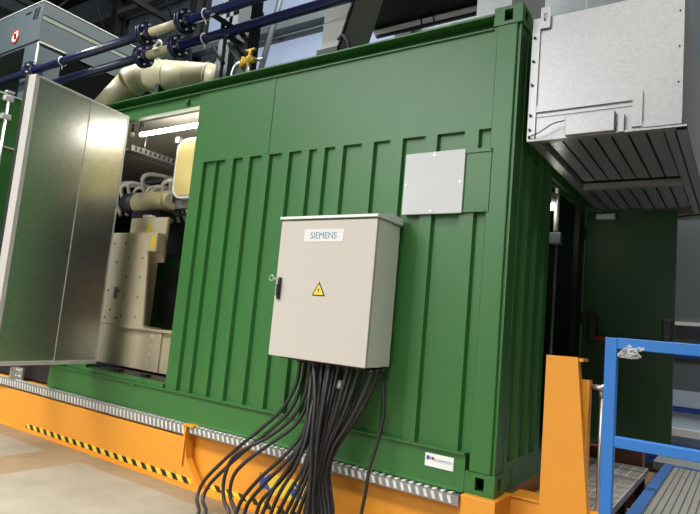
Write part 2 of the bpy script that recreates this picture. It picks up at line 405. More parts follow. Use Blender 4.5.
# right corner post with castings
mb = MB(); mb.box(-.150, -.022, -.006, .10, .118, H - .118, bev=.006); mb.box(-.05, -.004, .012, .15, .118, H - .118); obj('corner_post', mb, 'green', C)
def casting(z0, z1):
    mb = MB(); x0, x1, y0, y1 = -.172, .006, -.01, .152
    zc = (z0 + z1) / 2; hw, hh = .026, .036; xc = -.08
    # front plate with a slotted hole
    for (a, b, c, d) in ((x0, xc - hw, z0, z1), (xc + hw, x1, z0, z1), (xc - hw, xc + hw, z0, zc - hh), (xc - hw, xc + hw, zc + hh, z1)):
        mb.box(a, b, y0, y0 + .03, c, d)
    yc = .07
    for (a, b, c, d) in ((y0 + .03, yc - hw, z0, z1), (yc + hw, y1, z0, z1), (yc - hw, yc + hw, z0, zc - hh), (yc - hw, yc + hw, zc + hh, z1)):
        mb.box(x1 - .03, x1, a, b, c, d)
    mb.box(x0, x1 - .03, y0 + .03, y1, z0, z0 + .02); mb.box(x0, x1 - .03, y0 + .03, y1, z1 - .02, z1)
    mb.box(x0, x0 + .03, y0 + .03, y1, z0 + .02, z1 - .02); mb.box(x0 + .03, x1 - .03, y1 - .03, y1, z0 + .02, z1 - .02)
    o = obj('corner_casting', mb, 'green', C)
casting(0.0, .118); casting(H - .118, H)
# end wall (faces +x) : ribs, doorway, far post
pe = [(0.14, 0.)]; y = .2
while y < .66:
    pe += [(y, 0.), (y + .022, D), (y + .11, D), (y + .132, 0.)]; y += .2
pe += [(.82, 0.)]
pts = [(-px_, yy, .16) for yy, px_ in pe] + [(-.07, .82, .16), (-.07, .14, .16)]
mb = MB(); mb.poly(pts, (0, 0, 2.775 - .16)); mb.box(-.07, 0, .82, 1.80, 2.03, 2.775); mb.box(-.07, .0, 1.80, WY, .16, 2.775); obj('end_wall', mb, 'green', C)
mb = MB(); mb.box(-.12, -.002, .152, WY - .15, .0, .165); mb.box(-.1, .006, .30, .34, .02, .12); obj('end_sill', mb, 'green', C)
mb = MB(); mb.box(-.12, .004, .15, WY - .15, 2.775, H - .01); obj('end_rail', mb, 'green', C)
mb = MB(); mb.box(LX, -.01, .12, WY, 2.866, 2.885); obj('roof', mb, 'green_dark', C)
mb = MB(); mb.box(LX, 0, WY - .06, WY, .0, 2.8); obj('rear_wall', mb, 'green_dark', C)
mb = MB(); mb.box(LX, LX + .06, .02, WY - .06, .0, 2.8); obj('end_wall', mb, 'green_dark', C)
mb = MB(); mb.box(LX + .06, -.12, .1, WY - .06, .06, .20); obj('floor_plate', mb, 'engine', C)
# linings
mb = MB(); mb.box(LX + .06, -.1, .12, WY - .06, 2.845, 2.862); obj('ceiling_lining', mb, 'lining', C)
mb = MB(); mb.box(-5.5, -.9, WY - .1, WY - .065, .2, 2.775); obj('rear_lining', mb, 'lining', C)
mb = MB(); mb.box(-2.80, -2.2, .075, .12, .2, 2.77); obj('side_lining', mb, 'galv_dull', C)
mb = MB(); mb.box(-1.3, -1.24, .12, WY - .1, .2, 2.77); obj('partition', mb, 'galv_dull', C)
mb = MB(); mb.box(OX0, OX1 - .02, -.004, .10, .214, .245); obj('door_sill', mb, 'green', C)
mb = MB(); mb.box(OX0 + .02, OX1 - .04, .1, .3, .2, .25)
for x in (-3.7, -3.3): mb.box(x, x + .07, .10, .16, .25, .275)
obj('sill_channel', mb, 'black', C)
# mounting plate and silver plate on the side
mb = MB(); mb.box(-.72, -.132, -.012, .004, 1.612, 2.00); mb.box(-.72, -.132, -.02, -.012, 1.98, 2.005); mb.box(-.29, -.15, -.018, -.012, 1.612, 1.632); obj('mounting_plate', mb, 'green', C)
pl = MB(); pl.box(-.708, -.294, -.026, -.014, 1.606, 2.008, bev=.003); pl = obj('cover_plate', pl, 'alu', C, 'square silver plate')
mb = MB()
for x, z in ((-.5, 1.985), (-.5, 1.625), (-.69, 1.80), (-.315, 1.80)): mb.cyl((x, -.026, z), (x, -.031, z), .008, n=10)
each('screw', mb, 'bolt', pl)
# maker's plate on the bottom rail
lb = MB(); lb.box(-.418, -.238, -.017, -.0125, .098, .172); lb = obj('name_plate', lb, 'white', C, 'small white name plate')
mb = MB(); mb.box(-.408, -.393, -.0195, -.017, .135, .158); obj('logo_mark', mb, 'logo_blue', lb)
mb = MB(); mb.box(-.391, -.381, -.0195, -.017, .137, .155); obj('logo_mark', mb, 'logo_violet', lb)
mb = MB(); mb.cyl((-.368, -.017, .146), (-.368, -.0195, .146), .0085, n=14); obj('logo_mark', mb, 'logo_red', lb)
text('lettering', 'ELANDOON', .023, 'logo_violet', (-.302, -.018, .139), lb, xs=.9)

# galvanised door, inner side towards the camera
def slab_door(hx, hy, fx, fy, z0, z1, th):
    p, q = Vector((hx, hy, 0)), Vector((fx, fy, 0)); d = (q - p); w = d.length; d.normalize()
    nrm = Vector((-d.y, d.x, 0))          # towards +x
    m = Matrix(((d.x, nrm.x, 0, hx), (d.y, nrm.y, 0, hy), (0, 0, 1, 0), (0, 0, 0, 1)))
    return m, w
m, w = slab_door(-3.80, -.03, -3.66, -1.0, 0, 0, 0)
dz0, dz1 = .32, 2.66
mb = MB(); mb.box(.0, w - .012, -.045, 0, dz0, dz1, m); dr = obj('side_door', mb, 'galv', C, 'open door with bare galvanised inner face')
mb = MB()
for a in ((.0, .012, dz0, dz1), (w - .03, w - .002, dz0, dz1)): mb.box(a[0], a[1], -.02, .006, a[2], a[3], m)
mb.box(0, w, -.02, .006, dz1 - .012, dz1 + .004, m); mb.box(0, w, -.045, .012, dz0 - .012, dz0 + .02, m); mb.box(w * .44, w * .44 + .008, 0, .003, dz0, dz1, m)
obj('edge_strip', mb, 'alu', dr)
mb = MB(); mb.box(w - .012, w + .004, -.085, .004, dz0 - .01, dz1 + .004, m); obj('edge_cap', mb, 'capgrey', dr, 'white free edge')
mb = MB(); mb.box(w - .04, w + .002, -.13, -.088, dz0 - .01, dz1 + .02, m); obj('gasket', mb, 'black', dr)
mb = MB(); mb.box(.02, w - .04, -.1, -.046, dz0, dz1, m); obj('outer_skin', mb, 'green', dr)
mb = MB()
for k in range(12):
    z = dz0 + .1 + k * (dz1 - dz0 - .2) / 11
    for uu in (.02, w - .018): mb.cyl(m @ Vector((uu, .004, z)), m @ Vector((uu, .010, z)), .006, n=8)
for k in range(7):
    uu = .06 + k * (w - .12) / 6
    for z in (dz0 + .005, dz1 - .006): mb.cyl(m @ Vector((uu, .004, z)), m @ Vector((uu, .013, z)), .006, n=8)
each('rivet', mb, 'bolt', dr)
mb = MB()
for z in (.6, 1.5, 2.4): mb.cyl((-3.93, .02, z - .06), (-3.93, .02, z + .06), .018, n=10)
each('hinge', mb, 'green', dr)
# second leaf, outer green face
m2, w2 = slab_door(-4.56, -.03, -4.52, -1.02, 0, 0, 0)
mb = MB(); mb.box(0, w2, -.05, 0, .32, 2.69, m2); d2 = obj('side_door', mb, 'green', C, 'green door leaf with silver locking rod')
mb = MB(); mb.box(0, w2, -.052, .006, 2.686, 2.70, m2); mb.box(0, w2, 0, .006, 2.2, 2.215, m2); obj('edge_strip', mb, 'alu', d2)
mb = MB(); mb.cyl(m2 @ Vector((w2 - .2, .035, .4)), m2 @ Vector((w2 - .2, .035, 2.72)), .014, n=12); lr = obj('lock_rod', mb, 'bolt', d2)
mb = MB()
for z in (2.62, 2.45, 1.4): mb.box(w2 - .24, w2 - .16, 0, .055, z, z + .05, m2, bev=.006)
mb.box(w2 - .235, w2 - .165, .02, .06, 2.70, 2.715, m2); each('rod_guide', mb, 'alu', d2)
# hinge bracket below, at the left opening
mb = MB(); mb.box(-5.16, -5.02, -.05, -.02, -.01, .12, bev=.006)
for x, z in ((-5.12, .09), (-5.06, .09), (-5.12, .03), (-5.06, .03)): mb.cyl((x, -.05, z), (x, -.062, z), .012, n=10)
mb.box(-5.16, -5.14, -.10, -.02, -.01, .12); obj('hinge_bracket', mb, 'bolt', C, 'zinc hinge bracket')

# end door, opened square to the end wall
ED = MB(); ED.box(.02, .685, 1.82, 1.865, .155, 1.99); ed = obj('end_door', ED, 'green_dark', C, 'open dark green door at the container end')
pb = MB(); pb.cyl((.11, 1.75, .948), (.63, 1.75, .948), .013, n=12); pb = obj('push_bar', pb, 'red', ed, 'red push bar')
for x in (.108, .642):
    mb = MB(); mb.box(x - .035, x + .035, 1.765, 1.82, .90, 1.13, bev=.012); mb.box(x - .025, x + .025, 1.735, 1.77, .92, 1.0, bev=.01); obj('bar_end', mb, 'black', ed)
mb = MB(); mb.box(.10, .25, 1.77, 1.82, 1.915, 1.965, bev=.006); obj('door_closer', mb, 'galv_duct', ed)
mb = MB()
for z in (.4, 1.1, 1.8): mb.cyl((.008, 1.81, z - .05), (.008, 1.81, z + .05), .014, n=10)
each('hinge', mb, 'black', ed)
mb = MB(); mb.box(-.03, .012, 1.62, 1.80, .16, 2.03); obj('door_frame', mb, 'black', C)
mb = MB(); mb.box(-.05, -.02, .83, .875, .17, 2.03); obj('door_frame', mb, 'green_dark', C)
mb = MB(); mb.box(-.06, -.045, 1.20, 1.215, .2, 2.0); obj('door_seal', mb, 'galv_dull', C)

# bulkhead lamp and box just inside the end doorway
t = thing('bulkhead_lamp', 'small glowing white lamp inside the doorway at the container end', 'lamp', (-.05, .98, 1.86))
mb = MB(); mb.ball((-.055, .98, 1.855), .045, (1, 1, .6)); obj('glass', mb, 'lampglow', t)
mb = MB(); mb.cyl((-.055, .98, 1.875), (-.055, .98, 1.95), .045, .055); mb.cyl((-.055, .98, 1.95), (-.055, .98, 2.775), .012, n=8); obj('lamp_base', mb, 'galv_duct', t)
t = thing('junction_box', 'pale grey-green junction box below the lamp inside the end doorway', 'box', (-.2, 1.25, 1.7))
mb = MB(); mb.box(-.09, .0, 1.10, 1.16, 1.60, 1.69, bev=.006); obj('box_body', mb, 'hood', t)
mb = MB(); mb.cyl((-.05, 1.13, 1.69), (-.05, 1.13, 2.775), .012, n=8); obj('conduit', mb, 'white', t)

# ------------------------------------------------------------------ control cabinet
K = thing('control_cabinet', 'light grey electrical cabinet on the green corrugated wall, black cables leaving its underside', 'cabinet', (-1.085, 0, .63))
mb = MB(); mb.box(-1.463, -.707, -.282, -.13, .632, 1.53, bev=.004); mb.box(-1.46, -.710, -.13, -.02, .635, 1.527, bev=.004); obj('cabinet_body', mb, 'cab_hood', K)
mb = MB(); mb.box(-1.465, -.705, -.31, -.285, .63, 1.527, bev=.004); kd = obj('cabinet_door', mb, 'cab', K)
mb = MB(); mb.poly([(-1.472, -.322, 1.537), (-1.472, -.322, 1.553), (-1.472, -.15, 1.585), (-1.472, -.01, 1.58), (-1.472, -.01, 1.537)], (.774, 0, 0)); obj('rain_hood', mb, 'cab_hood', K)
mb = MB()
for x, z in ((-1.43, 1.45), (-.74, 1.45), (-1.43, .68), (-.74, .68)): mb.box(x - .02, x + .02, -.022, -.0005, z - .02, z + .02)
each('mounting_bracket', mb, 'bolt', K)
h = MB(); h.box(-1.437, -1.412, -.325, -.31, 1.0, 1.145, bev=.004); h.box(-1.434, -1.415, -.34, -.322, 1.02, 1.10, bev=.006); h = obj('door_handle', h, 'black', kd, 'black door handle')
mb = MB(); mb.cyl((-1.425, -.325, 1.13), (-1.425, -.36, 1.13), .008, n=10); mb.ring((-1.462, -.36, 1.135), (0, 1, .2), .018, .003); mb.box(-1.447, -1.425, -.363, -.357, 1.124, 1.138); obj('key', mb, 'bolt', h, 'small metal key with ring')
lb = MB(); lb.box(-1.259, -.945, -.3125, -.31, 1.384, 1.466); lb = obj('name_label', lb, 'label', kd, 'white label with teal lettering')
text('lettering', 'SIEMENS', .060, 'teal', (-1.102, -.3128, 1.423), lb, xs=.95)
wz = MB(); wz.poly([(-1.150, -.31, 1.037), (-1.046, -.31, 1.037), (-1.098, -.31, 1.127)], (0, -.002, 0)); wz = obj('warning_sign', wz, 'black', kd, 'yellow electrical warning triangle')
mb = MB(); mb.poly([(-1.137, -.312, 1.044), (-1.059, -.312, 1.044), (-1.098, -.312, 1.112)], (0, -.0015, 0)); obj('sign_face', mb, 'yellow', wz)
mb = MB(); mb.poly([(-1.094, -.3135, 1.094), (-1.108, -.3135, 1.073), (-1.099, -.3135, 1.073), (-1.104, -.3135, 1.052), (-1.090, -.3135, 1.078), (-1.098, -.3135, 1.078)], (0, -.001, 0)); obj('lightning_mark', mb, 'black', wz)
# cable entry gland plate
mb = MB(); mb.box(-1.40, -.74, -.27, -.05, .618, .632); obj('gland_plate', mb, 'black', K)
# ------------------------------------------------------------------ orange frame
F = thing('skid_frame', 'orange steel base frame under the container with black and yellow tape', 'frame', (-2.4, 0, FZ))
mb = MB(); mb.box(-8.5, -2.41, -.03, .0, FZ + .012, -.02); mb.box(-2.41, -.16, .0, .03, FZ + .012, -.02); mb.box(-8.5, -.16, -.03, .35, -.05, -.012); obj('main_beam', mb, 'orange', F)
mb = MB(); mb.box(-8.5, -.16, -.10, .3, FZ, FZ + .014); obj('bottom_flange', mb, 'orange', F)
# cover plate on the left with slanting end
mb = MB(); mb.poly([(-4.78, -.085, FZ + .014), (-2.2, -.085, FZ + .014), (-2.38, -.085, -.25), (-2.41, -.085, -.1), (-4.78, -.085, -.1)], (0, .055, 0)); obj('cover_panel', mb, 'orange', F)
mb = MB(); mb.poly([(-4.78, -.085, FZ + .014), (-4.78, -.085, -.1), (-5.6, -.03, -.1), (-5.6, -.03, FZ + .014)], (0, .02, 0)); obj('cover_panel', mb, 'orange', F)
mb = MB(); mb.box(-2.425, -2.405, -.10, .0, -.30, -.006); mb.box(-2.45, -2.33, -.10, -.03, -.012, -.0015); obj('gusset', mb, 'orange', F)
mb = MB(); mb.box(-4.72, -2.29, -.0875, -.085, -.424, -.382); obj('hazard_tape', mb, 'hazard', F)
mb = MB(); mb.box(-2.20, -.18, -.0025, .0, -.444, -.404); obj('hazard_tape', mb, 'hazard', F)
# tread-plate ledges with punched teeth
for x0, x1, h in ((-8.5, -2.44, .075), (-2.41, -.17, .055)):
    mb = MB(); mb.box(x0, x1, -.07, -.018, -.016, -.010); mb.box(x0, x1, -.075, -.069, -.010 - h, -.010); lg = obj('tread_ledge', mb, 'galv_dull', F, 'bright tread-plate strip')
    tb = MB(); x = max(x0, -5.6) + .02
    while x < x1 - .03:
        tb.poly([(x, -.0755, -.018), (x + .02, -.0755, -.018), (x + .034, -.0755, -.010 - h + .008), (x + .014, -.0755, -.010 - h + .008)], (0, -.0035, 0))
        tb.box(x, x + .024, -.064, -.03, -.010, -.005)
        x += .05
    obj('tread_studs', tb, 'stud', lg)['kind'] = 'stuff'
# yellow sign behind the cables
sg = MB(); sg.box(-1.62, -1.28, -.0025, .0, -.345, -.205); sg = obj('sign_plate', sg, 'yellow', F, 'yellow sign with blue mark, half hidden by cables')
mb = MB(); mb.poly([(-1.70, -.003, -.215), (-1.655, -.003, -.25), (-1.60, -.003, -.20), (-1.62, -.003, -.275), (-1.57, -.003, -.33), (-1.645, -.003, -.31), (-1.70, -.003, -.36), (-1.685, -.003, -.29)], (0, -.002, 0)); obj('star_mark', mb, 'logo_blue', sg)
text('lettering', 'EL', .11, 'logo_blue', (-1.35, -.003, -.272), sg, bold=.004)
# corner block, arm and upright post
mb = MB(); mb.box(-.165, .034, -.06, .22, FZ, -.001, bev=.004); obj('corner_block', mb, 'orange', F)
mb = MB(); mb.box(.034, .72, .20, .32, FZ, -.012); mb.box(.034, .24, .19, .36, -.012, -.001); obj('cross_arm', mb, 'orange', F)
pm = MB(); pm.poly([(.205, .16, FZ), (.50, .16, FZ), (.372, .16, .812), (.203, .16, .808)], (0, .012, 0))
pm.box(.203, .215, .172, .30, FZ, .806); pm.box(.203, .40, .172, .30, .79, .806); pm.poly([(.49, .172, FZ), (.50, .172, FZ), (.372, .172, .808), (.362, .172, .808)], (0, .06, 0))
pp = obj('upright_post', pm, 'orange', F)
mb = MB(); mb.box(.23, .425, .225, .30, FZ, .69); obj('back_plate', mb, 'orange', F)
mb = MB(); mb.box(.10, .42, 2.44, 2.6, FZ, .06); mb.box(-.16, .1, 2.46, 2.6, FZ, -.001); obj('rear_post', mb, 'brown', F, 'rust brown rear block')
mb = MB(); mb.box(-8.5, -.16, 2.15, 2.4, FZ, -.002); mb.box(-8.4, -8.2, .3, 2.15, FZ, -.01); mb.box(-.165, -.02, .22, 2.15, FZ, -.002); obj('main_beam', mb, 'orange', F)

# ------------------------------------------------------------------ right side: gratings, walkway, railing
G = thing('grating_step', 'galvanised grating landing below the dark green end door', 'grating', (.26, 1.3, -.1))
mb = MB()
y = .36
while y < 2.40:
    mb.box(.012, .47, y, y + .015, -.135, -.1 + .006 * (int(y * 100) % 2)); y += .036
obj('bearing_bars', mb, 'tread', G)
mb = MB()
for x in (.01, .10, .19, .28, .37, .462): mb.box(x, x + .008, .35, 2.41, -.145, -.097)
obj('cross_bars', mb, 'tread', G)
mb = MB()
for y in (.45, 1.3, 2.2): mb.box(.012, .47, y, y + .05, -.24, -.146)
for y in (.45, 2.2): mb.box(.40, .46, y, y + .05, FZ, -.24)
each('support', mb, 'darksteel', G)

W = thing('walkway_platform', 'grey plank walkway with blue side beam at the lower right', 'walkway', (1.6, 1.7, -.15))
mb = MB(); mb.box(.60, 3.2, .16, 3.05, -.19, -.15); obj('deck', mb, 'planks', W)
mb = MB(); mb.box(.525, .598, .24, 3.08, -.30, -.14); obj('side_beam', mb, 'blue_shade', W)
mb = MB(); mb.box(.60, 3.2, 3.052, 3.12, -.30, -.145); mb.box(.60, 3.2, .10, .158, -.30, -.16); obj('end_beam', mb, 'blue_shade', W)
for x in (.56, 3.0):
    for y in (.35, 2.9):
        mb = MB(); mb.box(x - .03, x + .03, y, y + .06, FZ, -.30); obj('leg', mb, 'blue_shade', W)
Rr = thing('guard_railing', 'blue square-tube guard railing in front of the open dark green door', 'railing', (.54, .19, -.14))
mb = MB(); mb.box(.508, .568, .165, .225, -.30, .935, bev=.004); obj('post', mb, 'blue', Rr)
mb = MB(); mb.box(2.5, 2.56, .165, .225, -.14, .935, bev=.004); obj('post', mb, 'blue', Rr)
mb = MB(); mb.box(.568, 2.5, .165, .225, .877, .937, bev=.004); obj('top_rail', mb, 'blue', Rr)
mb = MB(); mb.box(.568, 2.5, .168, .222, .365, .42, bev=.004); obj('middle_rail', mb, 'blue', Rr)
mb = MB(); mb.box(.568, 2.5, .17, .22, -.10, .02, bev=.004); obj('toe_board', mb, 'blue', Rr)
t = thing('deck_grating', 'pale grey mesh deck beyond the plank walkway', 'deck', (1.5, 3.7, -.15))
mb = MB(); mb.box(.42, 3.4, 3.16, 4.2, -.22, -.15); obj('mesh_sheet', mb, 'deck', t)
for x in (.5, 3.2):
    mb = MB(); mb.box(x, x + .08, 3.5, 3.58, FZ, -.22); obj('leg', mb, 'darksteel', t)
t = thing('handrail_pipe', 'thin galvanised pipe between the orange post and the blue railing', 'pipe', (.47, .33, FZ))
mb = MB(); mb.cyl((.472, .33, FZ), (.472, .33, .65), .011, n=12); obj('upright', mb, 'bolt', t)
mb = MB(); mb.cyl((.426, .29, .655), (.506, .29, .655), .015, n=12); mb.cyl((.472, .29, .655), (.472, .33, .655), .015, n=10); mb.ball((.472, .33, .652), .022); mb.cyl((.472, .33, .60), (.472, .33, .64), .018, n=12); obj('tee_fitting', mb, 'bolt', t)
# plastic bag hung on the rail
from mathutils import noise
bm_ = MB(); b = bmesh.new(); bmesh.ops.create_icosphere(b, subdivisions=5, radius=1)
for v in b.verts:
    p = v.co.copy(); t_ = (1 - p.z) / 2
    nz = noise.noise(p * 3.3) * .30 + noise.noise(p * 8.) * .25 + noise.noise(p * 17.) * .12
    wd = .006 + .080 * t_ ** 1.5
    v.co = Vector((.628 + math.copysign(abs(p.x) ** .6, p.x) * wd * (1 + .4 * nz), .150 + p.y * (.008 + .022 * t_) * (1 + nz), .912 - .080 * t_ + nz * .010 * t_))
bm_._merge(b)
o = obj('plastic_bag', bm_, 'bag')
hb = MB(); b = bmesh.new(); bmesh.ops.create_icosphere(b, subdivisions=3, radius=1)
for v in b.verts:
    p = v.co.copy(); nz = noise.noise(p * 4) * .4
    v.co = Vector((.668 + p.x * .036 * (1 + nz), .152 + p.y * .008, .884 + p.z * .011 * (1 + nz) + p.x * .006))
hb._merge(b); obj('bag_handle', hb, 'bag', o)
tag(o, 'crumpled clear plastic bag hanging from the blue top rail', 'bag')

# ------------------------------------------------------------------ air duct at the container end
A = thing('air_duct', 'large bare sheet-metal air duct box projecting from the container end, ribbed underside', 'duct', (.45, 1.2, 2.06))
dx0, dx1, dy0, dy1, dzb, dzt = .045, .848, .10, 2.36, 2.06, 2.825
mb = MB()
mb.box(dx0, dx1, dy0, dy0 + .02, dzb, dzt); mb.box(dx0, dx1, dy1 - .02, dy1, dzb, dzt)
mb.box(dx0, dx1, dy0 + .02, dy1 - .02, dzt - .02, dzt); mb.box(dx0, dx0 + .02, dy0 + .02, dy1 - .02, dzb + .06, dzt - .02); obj('casing', mb, 'galv_duct', A)
mb = MB(); mb.box(dx1 - .02, dx1, dy0 + .02, dy1 - .02, dzb, dzt - .02); obj('side_panel', mb, 'galv_dull', A)
mb = MB(); mb.box(dx0 - .004, dx0 + .042, dy0 - .012, dy0, dzb, dzt); obj('flange', mb, 'galv_duct', A)
mb = MB()
for z in (2.12, 2.21, 2.40, 2.55, 2.70): mb.cyl((dx0 + .012, dy0 - .012, z), (dx0 + .012, dy0 - .024, z), .008, n=8)
for z in (2.3, 2.5, 2.7): mb.cyl((dx1 - .02, dy0, z), (dx1 - .02, dy0 - .005, z), .005, n=8)
each('bolt', mb, 'black', A)
mb = MB()
mb.box(.09, .662, dy0 - .016, dy0, 2.226, 2.270); mb.box(.612, .662, dy0 - .016, dy0, 2.075, 2.226)
mb.box(.662, dx1, dy0 - .010, dy0, 2.068, 2.098)
mb.box(.09, .612, dy0 - .006, dy0, 2.198, 2.212); obj('trim_moulding', mb, 'galv_duct', A)
mb = MB(); mb.box(.27, .532, dy0 - .055, dy0, 2.052, 2.168, bev=.004); mb.box(.545, .575, dy0 - .03, dy0, 2.05, 2.15); obj('cover_box', mb, 'galv_duct', A)
lm = MB()
b = bmesh.new()
lm.box(.088, .146, dy0 - .02, dy0 - .012, 2.75, 2.795); lm.box(.088, .107, dy0 - .02, dy0 - .012, 2.795, 2.845); lm.box(.127, .146, dy0 - .02, dy0 - .012, 2.795, 2.845); lm.box(.088, .146, dy0 - .02, dy0 - .012, 2.845, 2.885); obj('lifting_lug', lm, 'galv_duct', A)
# underside
mb = MB(); mb.box(dx0, dx0 + .06, dy0 + .02, dy1, dzb - .004, dzb + .05); mb.box(dx0 + .06, dx1, dy0 + .02, dy0 + .06, dzb - .002, dzb + .04)
mb.box(dx1 - .085, dx1 - .04, dy0 + .02, dy1, dzb - .004, dzb + .03); mb.box(dx1 - .028, dx1 + .024, dy0 - .01, dy1, dzb - .012, dzb - .004); mb.box(dx0, dx1 + .024, dy0 - .02, dy0 + .03, dzb - .012, dzb - .002); obj('bottom_frame', mb, 'galv_dull', A)
mb = MB(); mb.box(dx0 + .06, dx1 - .085, 1.265, 1.325, dzb - .012, dzb + .03); obj('cross_bar', mb, 'galv_duct', A)
mb = MB(); mb.box(.62, dx1, 2.38, 2.44, dzb - .03, dzb + .005); obj('rear_bar', mb, 'galv_duct', A)
sh = MB(); sh.box(dx0 + .06, dx1 - .085, dy0 + .06, 2.25, dzb + .055, dzb + .06); sh = obj('dark_backing', sh, 'black', A)
for (ya, yb) in ((.17, 1.20), (1.34, 2.2)):
    n = 7; x0, x1 = dx0 + .075, dx1 - .095; wd = (x1 - x0) / n
    for k in range(n):
        mb = MB(); xa = x0 + k * wd + .006; xb = x0 + (k + 1) * wd - .008
        mb.box(xa, xb, ya, yb, dzb + .030, dzb + .036); obj('baffle_panel', mb, 'baffle', A)
t = thing('sensor_wire', 'thin black wire looping along the lower edge of the sheet-metal duct', 'wire', (.1, .08, 2.1))
mb = MB(); mb.tube([(.06, .07, 2.075), (.12, .06, 2.09), (.20, .05, 2.13), (.265, .05, 2.142)], .004, n=6); mb.tube([(.06, .07, 2.075), (.0, .3, 2.05), (-.03, .8, 2.03), (.04, 1.4, 1.99), (.2, 1.95, 2.0), (.5, 2.15, 1.99), (.95, 2.2, 2.04)], .007, n=6); obj('wire_run', mb, 'black', t)

# white boxed unit on container roof
t = thing('roof_box', 'pale sheet-metal box on the container roof beside the corner post', 'box', (-.45, .9, H))
mb = MB(); mb.box(-.57, -.30, .62, 1.4, 2.871, 4.0); obj('box_body', mb, 'galv_duct', t)
mb = MB(); mb.box(-.59, -.28, .60, .618, 3.20, 3.25)
for k in range(4): mb.cyl((-.55 + k * .08, .60, 3.225), (-.76 + k * .09, .594, 3.225), .01, n=8)
obj('flange', mb, 'galv_duct', t)

# ------------------------------------------------------------------ parked machine behind
t = thing('parked_machine', 'pale blue-white and grey panelled machine with blue stripes, far right behind the railing', 'machine', (1.7, 4.6, FZ))
ym = 4.35
mb = MB(); mb.box(.2, 3.6, ym, ym + .2, 1.24, 2.6); obj('upper_panel', mb, 'greysteel', t)
mb = MB(); mb.box(.2, 3.6, ym - .06, ym, 1.20, 1.24); obj('ledge', mb, 'white', t)
mb = MB(); mb.box(.2, 3.6, ym, ym + .2, .92, 1.20); mb.box(.2, 3.6, ym, ym + .2, .48, .84); obj('grey_panel', mb, 'machine_grey', t)
mb = MB(); mb.box(.2, 3.6, ym - .02, ym + .2, .84, .92); mb.box(.2, 3.6, ym - .02, ym + .2, .24, .30); mb.box(.2, 3.6, ym - .05, ym + .2, -.36, -.12); obj('blue_stripe', mb, 'machine_blue', t)
mb = MB(); mb.box(.2, 3.6, ym, ym + .2, .30, .48); mb.box(.2, 3.6, ym, ym + .2, -.12, .24); obj('pale_panel', mb, 'machine_white', t)
mb = MB(); mb.box(.2, 3.6, ym - .05, ym, -.02, .06); obj('ledge', mb, 'white', t)
mb = MB(); mb.box(.2, 3.6, ym + .0, ym + .2, FZ, -.36); obj('plinth', mb, 'machine_grey', t)

# ------------------------------------------------------------------ pipes above the container
def pipe(label, y, z, x0, x1, flanges, creams, clamps, r=.045, slope=0.):
    t = thing('blue_pipe', label, 'pipe', ((x0 + x1) / 2, y, z), 'dark blue flanged pipes above the container')
    edges = [x0] + [e for c in creams for e in c] + [x1]
    for a, b in zip(edges[0::2], edges[1::2]):
        mb = MB(); mb.cyl((a, y, z), (b, y, z), r, n=20); obj('pipe_run', mb, 'navy', t)
    for a, b in creams:
        mb = MB(); mb.cyl((a, y, z), (b, y, z), r * .98, n=20); obj('cream_spool', mb, 'cream', t, 'cream painted pipe section')
    for x in flanges:
        mb = MB()
        for dx in (-.022, .022):
            mb.cyl((x + dx - .016, y, z), (x + dx + .016, y, z), r * 2.5, n=24)
        mb.cyl((x - .09, y, z), (x + .09, y, z), r * 1.25, n=20)
        fl = obj('flange', mb, 'navy', t)
        mb = MB()
        for k in range(6):
            a = 2 * PI * (k + .5) / 6; mb.cyl((x - .062, y + r * 1.95 * math.cos(a), z + r * 1.95 * math.sin(a)), (x + .062, y + r * 1.95 * math.cos(a), z + r * 1.95 * math.sin(a)), .013, n=8)
        each('flange_bolt', mb, 'bolt', fl)
    for x in clamps:
        mb = MB(); mb.ring((x, y, z), (1, 0, 0), r * 1.08, .008, m=6); mb.cyl((x, y, z - r), (x + .02, y, z - r * 2.2), .007, n=6); obj('clamp', mb, 'white', t)
    return t
P1 = pipe('upper dark blue pipe with cream section, nearer the top of the frame', .4, 3.838, -8.0, 1.0, (-6.80, -4.37, -3.72), ((-4.27, -3.82),), (-6.05, -3.4), r=.05)
P2 = pipe('lower dark blue pipe with cream section, in front of the cream exhaust', .6, 3.72, -8.0, 1.0, (-4.66, -4.05), ((-4.56, -4.15),), (-3.62,), r=.05)
lug = MB(); lug.ring((-4.40, .59, 3.80), (0, 1, 0), .055, .016); lug.box(-4.475, -4.365, .575, .605, 3.755, 3.775); obj('lifting_eye', lug, 'white', P2)
# steel support for the pipes
t = thing('pipe_support', 'dark steel support post with diagonal arm under the blue pipes', 'support', (-3.1, .8, H))
mb = MB(); mb.box(-3.30, -3.12, .74, .90, 2.871, 5.2); obj('post', mb, 'darksteel', t)
mb = MB(); mb.cyl((-3.36, .72, 3.66), (-2.72, .5, 3.06), .04, n=4); mb.cyl((-3.60, .7, 3.66), (-3.40, .7, 3.45), .022, n=8); obj('diagonal_arm', mb, 'darksteel', t)
mb = MB(); mb.box(-3.27, -3.21, .56, .74, 3.645, 3.668); mb.box(-3.27, -3.21, .35, .74, 3.762, 3.786); obj('bracket', mb, 'darksteel', t)
mb = MB(); mb.box(-3.75, -3.68, .9, 1.0, 2.871, 4.7); mb.box(-3.62, -3.57, .9, 1.0, 2.871, 4.7); mb.box(-3.75, -3.2, .9, 1.0, 4.0, 4.12); obj('upright', mb, 'greysteel', t)
